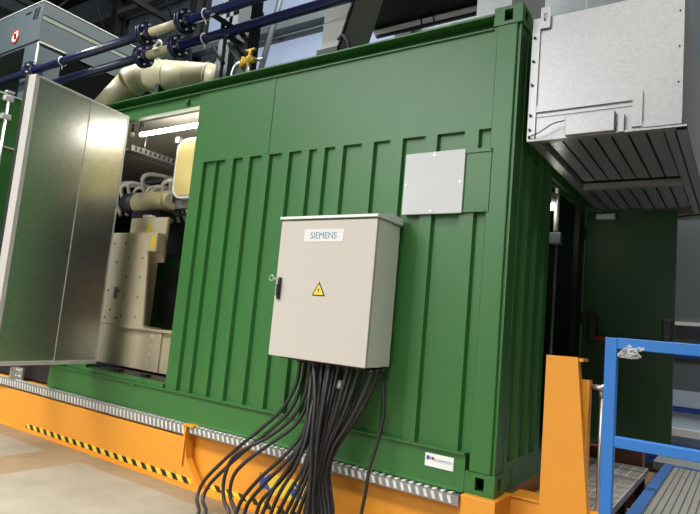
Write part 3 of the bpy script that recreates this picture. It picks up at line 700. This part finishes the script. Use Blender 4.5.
# yellow valve
def vs(m):
    m.bm.transform(Matrix.Translation((-2.83, .52, 3.32)) @ Matrix.Scale(.78, 4) @ Matrix.Translation((2.86, -.55, -3.32)))
t = thing('gas_valve', 'yellow valve with grey fittings on the container roof edge', 'valve', (-2.85, .55, H))
mb = MB(); mb.ball((-2.86, .55, 3.30), .055); mb.cyl((-2.96, .55, 3.28), (-2.76, .55, 3.28), .035, n=12); mb.cyl((-2.86, .55, 3.30), (-2.86, .55, 3.42), .025, n=10); mb.box(-2.93, -2.78, .53, .57, 3.41, 3.435, bev=.006); mb.cyl((-2.98, .55, 3.22), (-2.95, .55, 3.34), .04, n=12); vs(mb); obj('valve_body', mb, 'brass', t)
mb = MB(); mb.cyl((-2.86, .55, 2.751), (-2.86, .55, 3.26), .03, n=12); mb.tube([(-2.97, .55, 3.28), (-3.08, .55, 3.27), (-3.14, .55, 3.15), (-3.15, .55, 2.751)], .024); mb.cyl((-2.76, .55, 3.28), (-2.62, .55, 3.26), .022, n=10); vs(mb); obj('fittings', mb, 'bolt', t)
# cream exhaust silencer
E_ = thing('exhaust_silencer', 'fat cream exhaust pipe with elbow on the container roof, behind the blue pipes', 'exhaust', (-4.8, 1.25, H))
a, b = Vector((-5.20, 1.08, 3.79)), Vector((-4.42, 1.42, 3.74)); d = (b - a).normalized()
mb = MB(); mb.cyl(a, b, .20, n=32); body = obj('silencer_body', mb, 'cream', E_)
mb = MB()
for k in (.3, .62, .97): c = a + (b - a) * k; mb.ring(c, d, .20, .006, n=32, m=6)
obj('seams', mb, 'cream_box', body)
mb = MB(); mb.cyl(b, b + d * .2, .20, .13, n=32); mb.cyl(b + d * .2, b + d * .28, .10, n=24); obj('end_cone', mb, 'cream', E_)
mb = MB(); mb.cyl(b + d * .28, b + d * .31, .14, n=24); mb.cyl(b + d * .33, b + d * .36, .14, n=24)
for k in range(8):
    an = 2 * PI * k / 8; u_ = d.orthogonal().normalized(); v_ = d.cross(u_); c = b + d * .26 + (u_ * math.cos(an) + v_ * math.sin(an)) * .118; mb.cyl(c, c + d * .13, .012, n=6)
obj('flange', mb, 'galv_duct', E_)
mb = MB(); mb.tube([b + d * .36, b + d * .45 + Vector((0, 0, -.05)), b + d * .5 + Vector((0, 0, -.3)), b + d * .5 + Vector((0, 0, -.85))], .09, n=16); obj('outlet_pipe', mb, 'galv_duct', E_)
mb = MB(); e0 = a + (a - b).normalized() * .0; mb.tube([a + d * .02, a - d * .12 + Vector((0, 0, -.02)), a - d * .26 + Vector((0, 0, -.12))], .19, n=24); obj('elbow', mb, 'cream', E_)
c0 = a - d * .26 + Vector((0, 0, -.12)); mb = MB(); mb.cyl(c0, Vector((-6.0, .92, 3.36)), .17, .12, n=24); mb.cyl((-6.0, .92, 3.36), (-6.1, .9, 2.871), .10, n=20); obj('inlet_cone', mb, 'cream', E_)
mb = MB(); mb.box(-5.0, -4.94, 1.05, 1.35, 2.871, 3.62); mb.box(-4.55, -4.49, 1.2, 1.5, 2.871, 3.58); each('saddle', mb, 'darksteel', E_)
# pale chute
t = thing('air_chute', 'pale flat-sided vertical chute standing on the container roof edge', 'chute', (-1.9, .8, H))
mb = MB(); mb.poly([(-2.145, .75, 2.871), (-2.10, .75, 2.871), (-1.36, .75, 5.4), (-2.16, .75, 5.4)], (0, .4, 0)); mb.poly([(-2.145, .75, 2.871), (-2.10, .75, 2.871), (-1.99, .75, 3.25), (-2.145, .75, 3.25)], (.05, .4, 0)); obj('chute_body', mb, 'chute', t)
mb = MB(); mb.poly([(-2.10, .73, 2.871), (-2.085, .73, 2.871), (-1.335, .73, 5.4), (-1.36, .73, 5.4)], (0, .03, 0)); mb.box(-2.16, -1.93, .70, 1.2, 3.30, 3.345); obj('edge_angle', mb, 'darksteel', t)
mb = MB(); mb.tube([(-1.955, .74, 3.42), (-1.91, .74, 3.45), (-1.87, .74, 3.41), (-1.82, .74, 3.3), (-1.80, .74, 2.871)], .02, n=8); obj('hose', mb, 'darksteel', t)
# grey ventilation hood
Hd = thing('ventilation_hood', 'large grey sheet-metal ventilation hood at the upper left with round prohibition sticker', 'hood', (-8, 1.5, H))
hx = -6.96
mb = MB(); mb.box(-10.5, hx, .5, 2.5, 4.33, 4.92); obj('hood_box', mb, 'hood', Hd)
mb = MB(); mb.box(-7.33, hx, .5, .84, 2.871, 4.33); obj('leg', mb, 'hood', Hd)
mb = MB(); mb.box(-10.5, -10.1, .5, 2.5, 2.871, 4.33); obj('leg', mb, 'hood', Hd)
mb = MB(); mb.box(hx, hx + .02, .5, 2.52, 4.735, 4.92); mb.box(-10.5, hx + .02, .48, .5, 4.36, 4.92); obj('upper_skin', mb, 'hood', Hd)
mb = MB(); mb.box(hx, hx + .008, .5, 2.5, 4.67, 4.735); obj('channel', mb, 'groove', Hd)
mb = MB(); mb.box(-10.5, hx + .03, .47, .5, 4.92, 4.935); mb.box(hx, hx + .03, .5, 2.5, 4.92, 4.935); obj('top_trim', mb, 'chute', Hd)
mb = MB(); mb.box(hx, hx + .03, .5, .87, 4.325, 4.345); mb.cyl((hx, .50, 3.6), (hx, .50, 4.33), .014, n=8); obj('seam_bead', mb, 'chute', Hd)
st = MB(); st.cyl((-7.61, .48, 4.54), (-7.61, .472, 4.54), .105, n=28); st = obj('sticker', st, 'white', Hd, 'round white sticker with red ring')
mb = MB(); mb.ring((-7.61, .472, 4.54), (0, 1, 0), .095, .012); mb.box(-.10, .10, -.006, .002, -.012, .012, Matrix.Translation((-7.61, .472, 4.54)) @ Matrix.Rotation(.78, 4, 'Y')); obj('prohibition_ring', mb, 'red', st)
mb = MB(); mb.box(-7.635, -7.585, .466, .474, 4.50, 4.58); obj('pictogram', mb, 'black', st)
mb = MB()
for x in (-7.14, -7.06): mb.box(-.022, .022, -.005, .003, -.085, .085, Matrix.Translation((x, .48, 4.775)) @ Matrix.Rotation(.3, 4, 'Y'))
mb.box(-7.40, -7.25, .474, .482, 4.815, 4.84); each('slot', mb, 'black', Hd)
mb = MB(); mb.box(-10.1, -7.33, 2.2, 2.5, 2.871, 4.33); mb.box(-7.33, -6.98, .86, 2.5, 2.871, 4.33); obj('dark_filter_bank', mb, 'deepblack', Hd)  # solid black fill where the hood only has a dark, shaded hollow

# ------------------------------------------------------------------ inside the service opening
t = thing('tube_light', 'lit white fluorescent tube under the ceiling inside the service opening', 'lamp', (-3.9, .56, 2.74))
mb = MB(); mb.cyl((-4.06, .30, 2.622), (-3.0, .30, 2.622), .021, n=16); obj('tube', mb, 'tube', t)
mb = MB(); mb.box(-4.09, -2.97, .285, .315, 2.76, 2.775); mb.box(-4.08, -4.06, .285, .315, 2.60, 2.76); mb.box(-3.0, -2.98, .285, .315, 2.60, 2.76); obj('fitting', mb, 'engine', t)
t = thing('ceiling_socket', 'small round white fitting beside the lit tube', 'fitting', (-4.62, .4, 2.7))
mb = MB(); mb.ball((-4.28, .34, 2.66), .03); obj('socket', mb, 'white', t); mb = MB(); mb.cyl((-4.28, .34, 2.66), (-4.28, .34, 2.775), .014, n=8); obj('stem', mb, 'black', t)
t = thing('cable_tray', 'perforated metal cable tray crossing the container interior', 'tray', (-4.4, 1.2, 2.5))
mb = MB(); mb.box(-4.36, -4.16, .28, 2.3, 2.462, 2.468); mb.box(-4.36, -4.352, .28, 2.3, 2.468, 2.52); mb.box(-4.168, -4.16, .28, 2.3, 2.468, 2.52); obj('tray', mb, 'galv_duct', t)
mb = MB()
y = .32
while y < 2.25: mb.box(-4.159, -4.156, y, y + .02, 2.475, 2.51); mb.box(-4.30, -4.22, y, y + .02, 2.4595, 2.462); y += .06
obj('slots', mb, 'black', t)['kind'] = 'stuff'
for y in (.5, 1.9):
    mb = MB(); mb.cyl((-4.26, y, 2.468), (-4.26, y, 2.775), .008, n=6); obj('hanger_rod', mb, 'bolt', t)
Gn = thing('generator_set', 'beige generator housing with covers and a dark engine, seen through the service opening', 'generator', (-3.9, .9, .2))
mb = MB(); mb.box(-4.50, -4.20, .42, .50, .65, 1.615, bev=.008); obj('side_cover', mb, 'cream_box', Gn)
mb = MB(); mb.poly([(-4.195, .40, .66), (-3.765, .40, .66), (-3.83, .40, 1.43), (-3.83, .40, 1.61), (-4.195, .40, 1.61)], (0, .02, 0)); mb.box(-4.195, -4.18, .42, .8, .66, 1.60); obj('column_cover', mb, 'cream_box', Gn)
am = MB(); am.box(-3.83, -3.665, .36, .47, 1.41, 1.60, bev=.006); am = obj('arm_box', am, 'cream_box', Gn)
mb = MB(); mb.box(-3.745, -3.685, .356, .36, 1.445, 1.575); obj('sticker', mb, 'yellow', am)
tp = MB(); tp.box(-4.32, -3.715, .50, .53, 1.32, 1.785, bev=.004); tp = obj('terminal_panel', tp, 'cream_box', Gn)
mb = MB(); mb.poly([(-4.05, .498, 1.635), (-3.94, .498, 1.635), (-3.995, .498, 1.745)], (0, -.003, 0)); obj('warning_sign', mb, 'yellow', tp)
mb = MB(); mb.box(-4.14, -4.02, .50, .58, 1.785, 1.82, bev=.01); obj('panel_handle', mb, 'white', tp)
mb = MB(); mb.box(-4.50, -3.14, .42, .95, .25, .645, bev=.006); bs = obj('base_cover', mb, 'cream_box', Gn)
mb = MB(); mb.box(-3.72, -3.46, .40, .42, .255, .66); br = obj('bracket', mb, 'cream_box', bs)
mb = MB(); mb.box(-4.17, -3.14, .38, .43, .636, .66); obj('ledge', mb, 'cream_box', bs)
mb = MB()
for k in range(4): mb.cyl((-3.60, .40, .32 + k * .09), (-3.60, .394, .32 + k * .09), .016, n=10)
each('bolt', mb, 'white', br)
mb = MB()
for x, z in ((-4.44, .72), (-4.24, .72), (-4.44, 1.0), (-4.24, 1.0), (-4.44, 1.5), (-4.24, 1.5), (-4.36, .8), (-4.36, 1.3)): mb.cyl((x, .42, z), (x, .413, z), .012, n=8)
for z in (.75, .95, 1.15, 1.35): mb.cyl((-4.13, .40, z), (-4.13, .393, z), .01, n=8); mb.cyl((-3.90, .40, z), (-3.90, .393, z), .01, n=8)
each('screw', mb, 'greysteel', Gn)
mb = MB(); mb.box(-4.33, -4.27, .413, .42, .92, 1.04); obj('type_plate', mb, 'greysteel', Gn)
mb = MB(); mb.cyl((-3.9, 1.2, .95), (-2.0, 1.2, .95), .55, n=28); mb.box(-3.5, -1.8, .95, 1.7, .25, 1.5); mb.box(-4.9, -1.9, 1.1, 1.9, 1.5, 1.85); obj('engine_block', mb, 'engine', Gn)
mb = MB(); mb.cyl((-3.35, .68, .98), (-3.35, .72, .98), .27, n=28); mb.box(-3.42, -3.0, .62, .66, .66, 1.15); obj('guard_plate', mb, 'brown', Gn)
mb = MB(); mb.box(-3.10, -3.085, .45, .47, .8, 1.25); mb.box(-3.30, -3.29, .6, .61, .66, 1.1); each('rod', mb, 'bolt', Gn)
mb = MB()
rng = random.Random(11)
for k in range(11):
    x = -5.3 + k * .13; z = 2.18 + .16 * rng.random()
    mb.tube([(x, .9 + .2 * rng.random(), 1.95), (x + .06, .85, z), (x + .22, 1.0, z + .1 * rng.random()), (x + .42, 1.2, z - .06), (x + .5, 1.3, 1.9)], .016 + .016 * rng.random(), n=8)
mb.cyl((-5.1, 1.25, 2.2), (-4.35, 1.25, 2.2), .09, n=20); mb.box(-4.75, -4.5, .95, 1.1, 1.95, 2.26, bev=.01)
obj('engine_pipework', mb, 'lining', Gn)
mb = MB()
for k in range(8): x = -3.5 + k * .07; mb.box(x, x + .02, .75, .9, 1.15, 1.85)
obj('cooling_fins', mb, 'engine', Gn)
mb = MB(); mb.tube([(-4.2, .9, 1.88), (-3.8, .85, 1.90), (-3.5, .80, 1.90)], .014); mb.tube([(-4.1, .88, 1.95), (-3.7, .85, 1.93), (-3.4, .8, 1.86), (-3.2, .8, 1.7)], .012); hz = obj('engine_cables', mb, 'rubber', Gn)
mb = MB(); mb.cyl((-3.70, .72, 1.90), (-3.54, .72, 1.905), .028, n=14); obj('cable_gland', mb, 'white', hz)
t = thing('air_cleaner', 'cream cylindrical air cleaner lying above the generator housing', 'filter', (-4.4, .8, 1.9))
mb = MB(); mb.cyl((-4.66, .8, 2.035), (-4.12, .8, 2.03), .12, n=28); mb.cyl((-4.12, .8, 2.03), (-4.08, .8, 2.03), .12, .09, n=28); obj('canister', mb, 'cream', t)
mb = MB(); mb.cyl((-4.86, .8, 2.035), (-4.66, .8, 2.035), .118, n=28); mb.cyl((-4.95, .8, 2.035), (-4.86, .8, 2.035), .07, n=20); obj('rubber_sleeve', mb, 'darksteel', t)
mb = MB(); mb.box(-4.65, -4.15, .72, .9, 1.85, 1.925); obj('cradle', mb, 'black', t)
t = thing('panel_filter', 'tall rounded filter housing with yellow face inside the service opening', 'filter', (-3.3, .45, 2.2))
def rrect(x0, x1, z0, z1, r, y, n=8):
    pts = []
    for cx, cz, a0 in ((x1 - r, z1 - r, 0), (x0 + r, z1 - r, PI / 2), (x0 + r, z0 + r, PI), (x1 - r, z0 + r, 1.5 * PI)):
        for k in range(n + 1): a = a0 + PI / 2 * k / n; pts.append((cx + r * math.cos(a), y, cz + r * math.sin(a)))
    return pts
mb = MB(); mb.poly(rrect(-3.53, -2.95, 1.93, 2.53, .13, .36), (0, .16, 0)); obj('housing', mb, 'white', t)
mb = MB(); mb.poly(rrect(-3.50, -2.98, 1.96, 2.50, .11, .36), (0, -.012, 0)); obj('filter_face', mb, 'gold', t)
mb = MB(); mb.box(-3.56, -3.535, .38, .50, 1.90, 2.54); mb.box(-3.575, -3.52, .36, .4, 2.50, 2.56); mb.box(-3.54, -3.0, .42, .5, 1.85, 1.93); obj('mounting_strap', mb, 'galv_dull', t)

# ------------------------------------------------------------------ cables
CABLES = [
    [(-1.278, -0.2, 0.59), (-1.294, -0.2, 0.452), (-1.367, -0.22, 0.294), (-1.504, -0.25, 0.145), (-1.655, -0.28, 0.004), (-1.793, -0.3, -0.132), (-1.904, -0.33, -0.27), (-1.9, -0.38, -0.371), (-1.793, -0.45, -0.415), (-1.773, -0.51, -0.459), (-1.713, -0.61, -0.443), (-1.543, -0.8, -0.443)],
    [(-1.276, -0.15, 0.59), (-1.288, -0.16, 0.419), (-1.337, -0.2, 0.265), (-1.474, -0.23, 0.116), (-1.616, -0.26, -0.017), (-1.753, -0.28, -0.153), (-1.854, -0.32, -0.28), (-1.863, -0.36, -0.373), (-1.76, -0.42, -0.413), (-1.74, -0.48, -0.458), (-1.68, -0.58, -0.443), (-1.51, -0.77, -0.443)],
    [(-1.179, -0.22, 0.589), (-1.196, -0.22, 0.402), (-1.284, -0.22, 0.244), (-1.428, -0.25, 0.107), (-1.572, -0.3, 0.009), (-1.667, -0.33, -0.076), (-1.689, -0.36, -0.211), (-1.649, -0.38, -0.325), (-1.573, -0.4, -0.389), (-1.553, -0.46, -0.446), (-1.493, -0.56, -0.443), (-1.323, -0.75, -0.443)],
    [(-1.2, -0.16, 0.586), (-1.193, -0.18, 0.382), (-1.246, -0.22, 0.212), (-1.389, -0.26, 0.077), (-1.552, -0.3, -0.064), (-1.633, -0.33, -0.172), (-1.63, -0.35, -0.294), (-1.55, -0.36, -0.391), (-1.53, -0.42, -0.447), (-1.47, -0.52, -0.443), (-1.3, -0.71, -0.443)],
    [(-1.107, -0.24, 0.591), (-1.12, -0.24, 0.371), (-1.145, -0.27, 0.185), (-1.237, -0.32, 0.027), (-1.38, -0.36, -0.131), (-1.487, -0.38, -0.274), (-1.513, -0.4, -0.374), (-1.493, -0.46, -0.439), (-1.433, -0.56, -0.443), (-1.263, -0.75, -0.443)],
    [(-1.119, -0.18, 0.582), (-1.102, -0.22, 0.36), (-1.119, -0.27, 0.165), (-1.202, -0.32, 0.01), (-1.343, -0.35, -0.155), (-1.45, -0.36, -0.293), (-1.472, -0.37, -0.376), (-1.452, -0.43, -0.44), (-1.392, -0.53, -0.443), (-1.222, -0.72, -0.443)],
    [(-1.131, -0.13, 0.574), (-1.106, -0.2, 0.333), (-1.1, -0.26, 0.143), (-1.154, -0.31, 0.006), (-1.254, -0.33, -0.144), (-1.362, -0.34, -0.264), (-1.39, -0.35, -0.359), (-1.37, -0.41, -0.431), (-1.31, -0.51, -0.443), (-1.14, -0.7, -0.443)],
    [(-1.178, -0.2, 0.589), (-1.13, -0.26, 0.383), (-1.111, -0.3, 0.169), (-1.168, -0.33, -0.006), (-1.256, -0.37, -0.174), (-1.306, -0.39, -0.33), (-1.286, -0.45, -0.416), (-1.226, -0.55, -0.443), (-1.056, -0.74, -0.443)],
    [(-1.174, -0.14, 0.582), (-1.11, -0.25, 0.354), (-1.078, -0.32, 0.154), (-1.112, -0.35, -0.003), (-1.199, -0.37, -0.173), (-1.251, -0.38, -0.324), (-1.231, -0.44, -0.413), (-1.171, -0.54, -0.443), (-1.001, -0.73, -0.443)],
    [(-1.082, -0.22, 0.587), (-1.049, -0.27, 0.365), (-1.04, -0.31, 0.16), (-1.065, -0.34, -0.007), (-1.144, -0.36, -0.173), (-1.204, -0.37, -0.314), (-1.184, -0.43, -0.408), (-1.124, -0.53, -0.443), (-0.954, -0.72, -0.443)],
    [(-1.057, -0.2, 0.584), (-1.03, -0.27, 0.338), (-1.021, -0.32, 0.135), (-1.047, -0.34, -0.026), (-1.104, -0.35, -0.183), (-1.15, -0.36, -0.303), (-1.13, -0.42, -0.403), (-1.07, -0.52, -0.443), (-0.9, -0.71, -0.443)],
    [(-0.997, -0.24, 0.585), (-0.996, -0.28, 0.374), (-1.001, -0.31, 0.155), (-1.025, -0.33, -0.023), (-1.066, -0.35, -0.174), (-1.113, -0.35, -0.296), (-1.093, -0.41, -0.399), (-1.033, -0.51, -0.443), (-0.863, -0.7, -0.443)],
    [(-1.03, -0.16, 0.58), (-0.999, -0.25, 0.341), (-1.006, -0.29, 0.134), (-1.007, -0.32, -0.039), (-1.036, -0.34, -0.175), (-1.068, -0.34, -0.286), (-1.048, -0.4, -0.394), (-0.988, -0.5, -0.443), (-0.818, -0.69, -0.443)],
    [(-0.957, -0.22, 0.583), (-0.97, -0.26, 0.346), (-0.983, -0.29, 0.138), (-1.0, -0.31, -0.038), (-1.014, -0.33, -0.171), (-1.03, -0.33, -0.279), (-1.01, -0.39, -0.391), (-0.95, -0.49, -0.443), (-0.78, -0.68, -0.443)],
    [(-1.116, -0.26, 0.59), (-1.046, -0.31, 0.398), (-1.01, -0.35, 0.169), (-0.989, -0.36, 0.001), (-0.979, -0.37, -0.139), (-0.979, -0.37, -0.258), (-0.959, -0.43, -0.381), (-0.899, -0.53, -0.443), (-0.729, -0.72, -0.443)],
    [(-0.954, -0.18, 0.577), (-0.954, -0.24, 0.347), (-0.968, -0.28, 0.134), (-0.984, -0.3, -0.043), (-0.991, -0.32, -0.168), (-0.994, -0.32, -0.272), (-0.974, -0.38, -0.388), (-0.914, -0.48, -0.443), (-0.744, -0.67, -0.443)],
    [(-0.876, -0.24, 0.588), (-0.912, -0.26, 0.367), (-0.963, -0.27, 0.157), (-0.988, -0.28, -0.011), (-0.978, -0.3, -0.157), (-0.964, -0.31, -0.267), (-0.944, -0.37, -0.385), (-0.884, -0.47, -0.443), (-0.714, -0.66, -0.443)],
    [(-0.891, -0.16, 0.578), (-0.908, -0.22, 0.353), (-0.946, -0.26, 0.148), (-0.971, -0.28, -0.031), (-0.969, -0.29, -0.168), (-0.95, -0.3, -0.265), (-0.93, -0.36, -0.384), (-0.87, -0.46, -0.443), (-0.7, -0.65, -0.443)],
    [(-0.998, -0.26, 0.591), (-0.985, -0.3, 0.406), (-0.982, -0.33, 0.184), (-0.974, -0.34, 0.001), (-0.964, -0.35, -0.139), (-0.95, -0.35, -0.255), (-0.93, -0.41, -0.379), (-0.87, -0.51, -0.443), (-0.7, -0.7, -0.443)],
    [(-0.821, -0.2, 0.581), (-0.867, -0.22, 0.384), (-0.929, -0.24, 0.196), (-0.978, -0.26, 0.035), (-0.967, -0.28, -0.123), (-0.921, -0.3, -0.258), (-0.901, -0.36, -0.381), (-0.841, -0.46, -0.443), (-0.671, -0.65, -0.443)],
    [(-0.809, -0.15, 0.582), (-0.85, -0.17, 0.395), (-0.908, -0.2, 0.231), (-0.959, -0.24, 0.071), (-0.955, -0.27, -0.099), (-0.899, -0.29, -0.254), (-0.879, -0.35, -0.379), (-0.819, -0.45, -0.443), (-0.649, -0.64, -0.443)],
    [(-0.716, -0.22, 0.595), (-0.776, -0.22, 0.421), (-0.86, -0.22, 0.254), (-0.934, -0.24, 0.112), (-0.945, -0.26, -0.052), (-0.878, -0.28, -0.251), (-0.858, -0.34, -0.377), (-0.798, -0.44, -0.443), (-0.628, -0.63, -0.443)],
    [(-0.722, -0.14, 0.592), (-0.771, -0.15, 0.43), (-0.844, -0.17, 0.276), (-0.92, -0.2, 0.134), (-0.948, -0.23, -0.022), (-0.87, -0.26, -0.253), (-0.85, -0.32, -0.378), (-0.79, -0.42, -0.443), (-0.62, -0.61, -0.443)],
    [(-0.715, -0.08, 0.592), (-0.675, -0.1, 0.381), (-0.688, -0.12, 0.203), (-0.721, -0.14, 0.024), (-0.73, -0.14, -0.094), (-0.744, -0.15, -0.239), (-0.724, -0.21, -0.371), (-0.664, -0.31, -0.443), (-0.494, -0.5, -0.443)],
]

for i, pts in enumerate(CABLES):
    p = [(pts[0][0], pts[0][1], .617)] + [tuple(q) for q in pts]
    p[1] = (p[1][0], p[1][1], min(p[1][2], .58))
    lab = 'black power cable hanging in the bundle below the grey cabinet'
    if i == 0: lab = 'black power cable in the outermost loop at the left of the cable bundle'
    if i == 1: lab = 'second black power cable from the left, just inside the outermost loop'
    if i == len(CABLES) - 1: lab = 'single black power cable hanging apart on the right, over the orange beam'
    if i == 15: lab = 'black power cable with a small white tag just below the cabinet'
    t = thing('power_cable', lab, 'cable', p[0], 'black power cables under the cabinet')
    mb = MB(); mb.tube(p, 0.0122 if i != len(CABLES) - 1 else .011, n=10, steps=6); jk = obj('cable_jacket', mb, 'rubber', t)
    mb = MB(); mb.cyl((p[0][0], p[0][1], .600), (p[0][0], p[0][1], .618), .023, n=12); obj('cable_gland', mb, 'black', t)
    if i == 15:
        mb = MB(); c = Vector(p[2]).lerp(Vector(p[1]), .7); mb.cyl(c + Vector((0, 0, .02)), c - Vector((0, 0, .03)), .021, n=12); obj('cable_tag', mb, 'white', t)

# ------------------------------------------------------------------ light
w = bpy.data.worlds.new('world'); SC.world = w; w.use_nodes = True
w.node_tree.nodes['Background'].inputs['Color'].default_value = (.80, .90, 1., 1); w.node_tree.nodes['Background'].inputs['Strength'].default_value = .05
def area(name, loc, target, sx, sy, power, col=(1, .97, .92), spread=180):
    l = bpy.data.lights.new(name, 'AREA'); l.shape = 'RECTANGLE'; l.size = sx; l.size_y = sy; l.energy = power; l.color = col; l.spread = math.radians(spread)
    o = bpy.data.objects.new(name, l); COL.objects.link(o); o.location = loc
    o.rotation_euler = (Vector(target) - Vector(loc)).to_track_quat('-Z', 'Y').to_euler()
    return o
area('window_strip', (-6.0, -11., 6.8), (-1.0, 0, 1.3), 6., 3., 640, (.96, .98, 1.))  # unseen area light behind the camera, shaped for the upper panel sheen
area('window_strip', (-4.0, -11., 3.0), (-1.5, 0, 1.0), 9., 2.2, 150, (.96, .98, 1.))  # lower unseen strip of light behind the camera
area('hall_lamp', (-5.2, -4.6, 6.6), (-5.2, -4.0, 0.), 6.0, 1.6, 560, (1, .97, .92), 102)
area('hall_lamp', (1.0, -4.6, 6.6), (1.0, -4.0, 0.), 3.0, 1.6, 265, (1, .97, .92), 102)
area('hall_lamp', (2.6, 2.2, 7.5), (1.6, 1.9, 0), 1.6, 1.0, 125, (1, .97, .92), 80)  # unseen lamp added to brighten the planks and grating
area('hall_lamp', (-3.0, 2.0, 8.9), (-5, 2.4, 3), 4., 1.2, 850)  # unseen lamp added to light the hood side, exhaust and back wall
area('hall_lamp', (-8.5, -4.5, 8.9), (-6.0, .8, 4.1), 2., 1., 125, (.95, .98, 1.), 60)  # unseen narrow lamp added to lift the hood front and exhaust
SC.view_settings.view_transform = 'Standard'; SC.view_settings.look = 'None'; SC.view_settings.gamma = 1
SC.view_settings.exposure = 0.0
SC.view_settings.use_curve_mapping = False
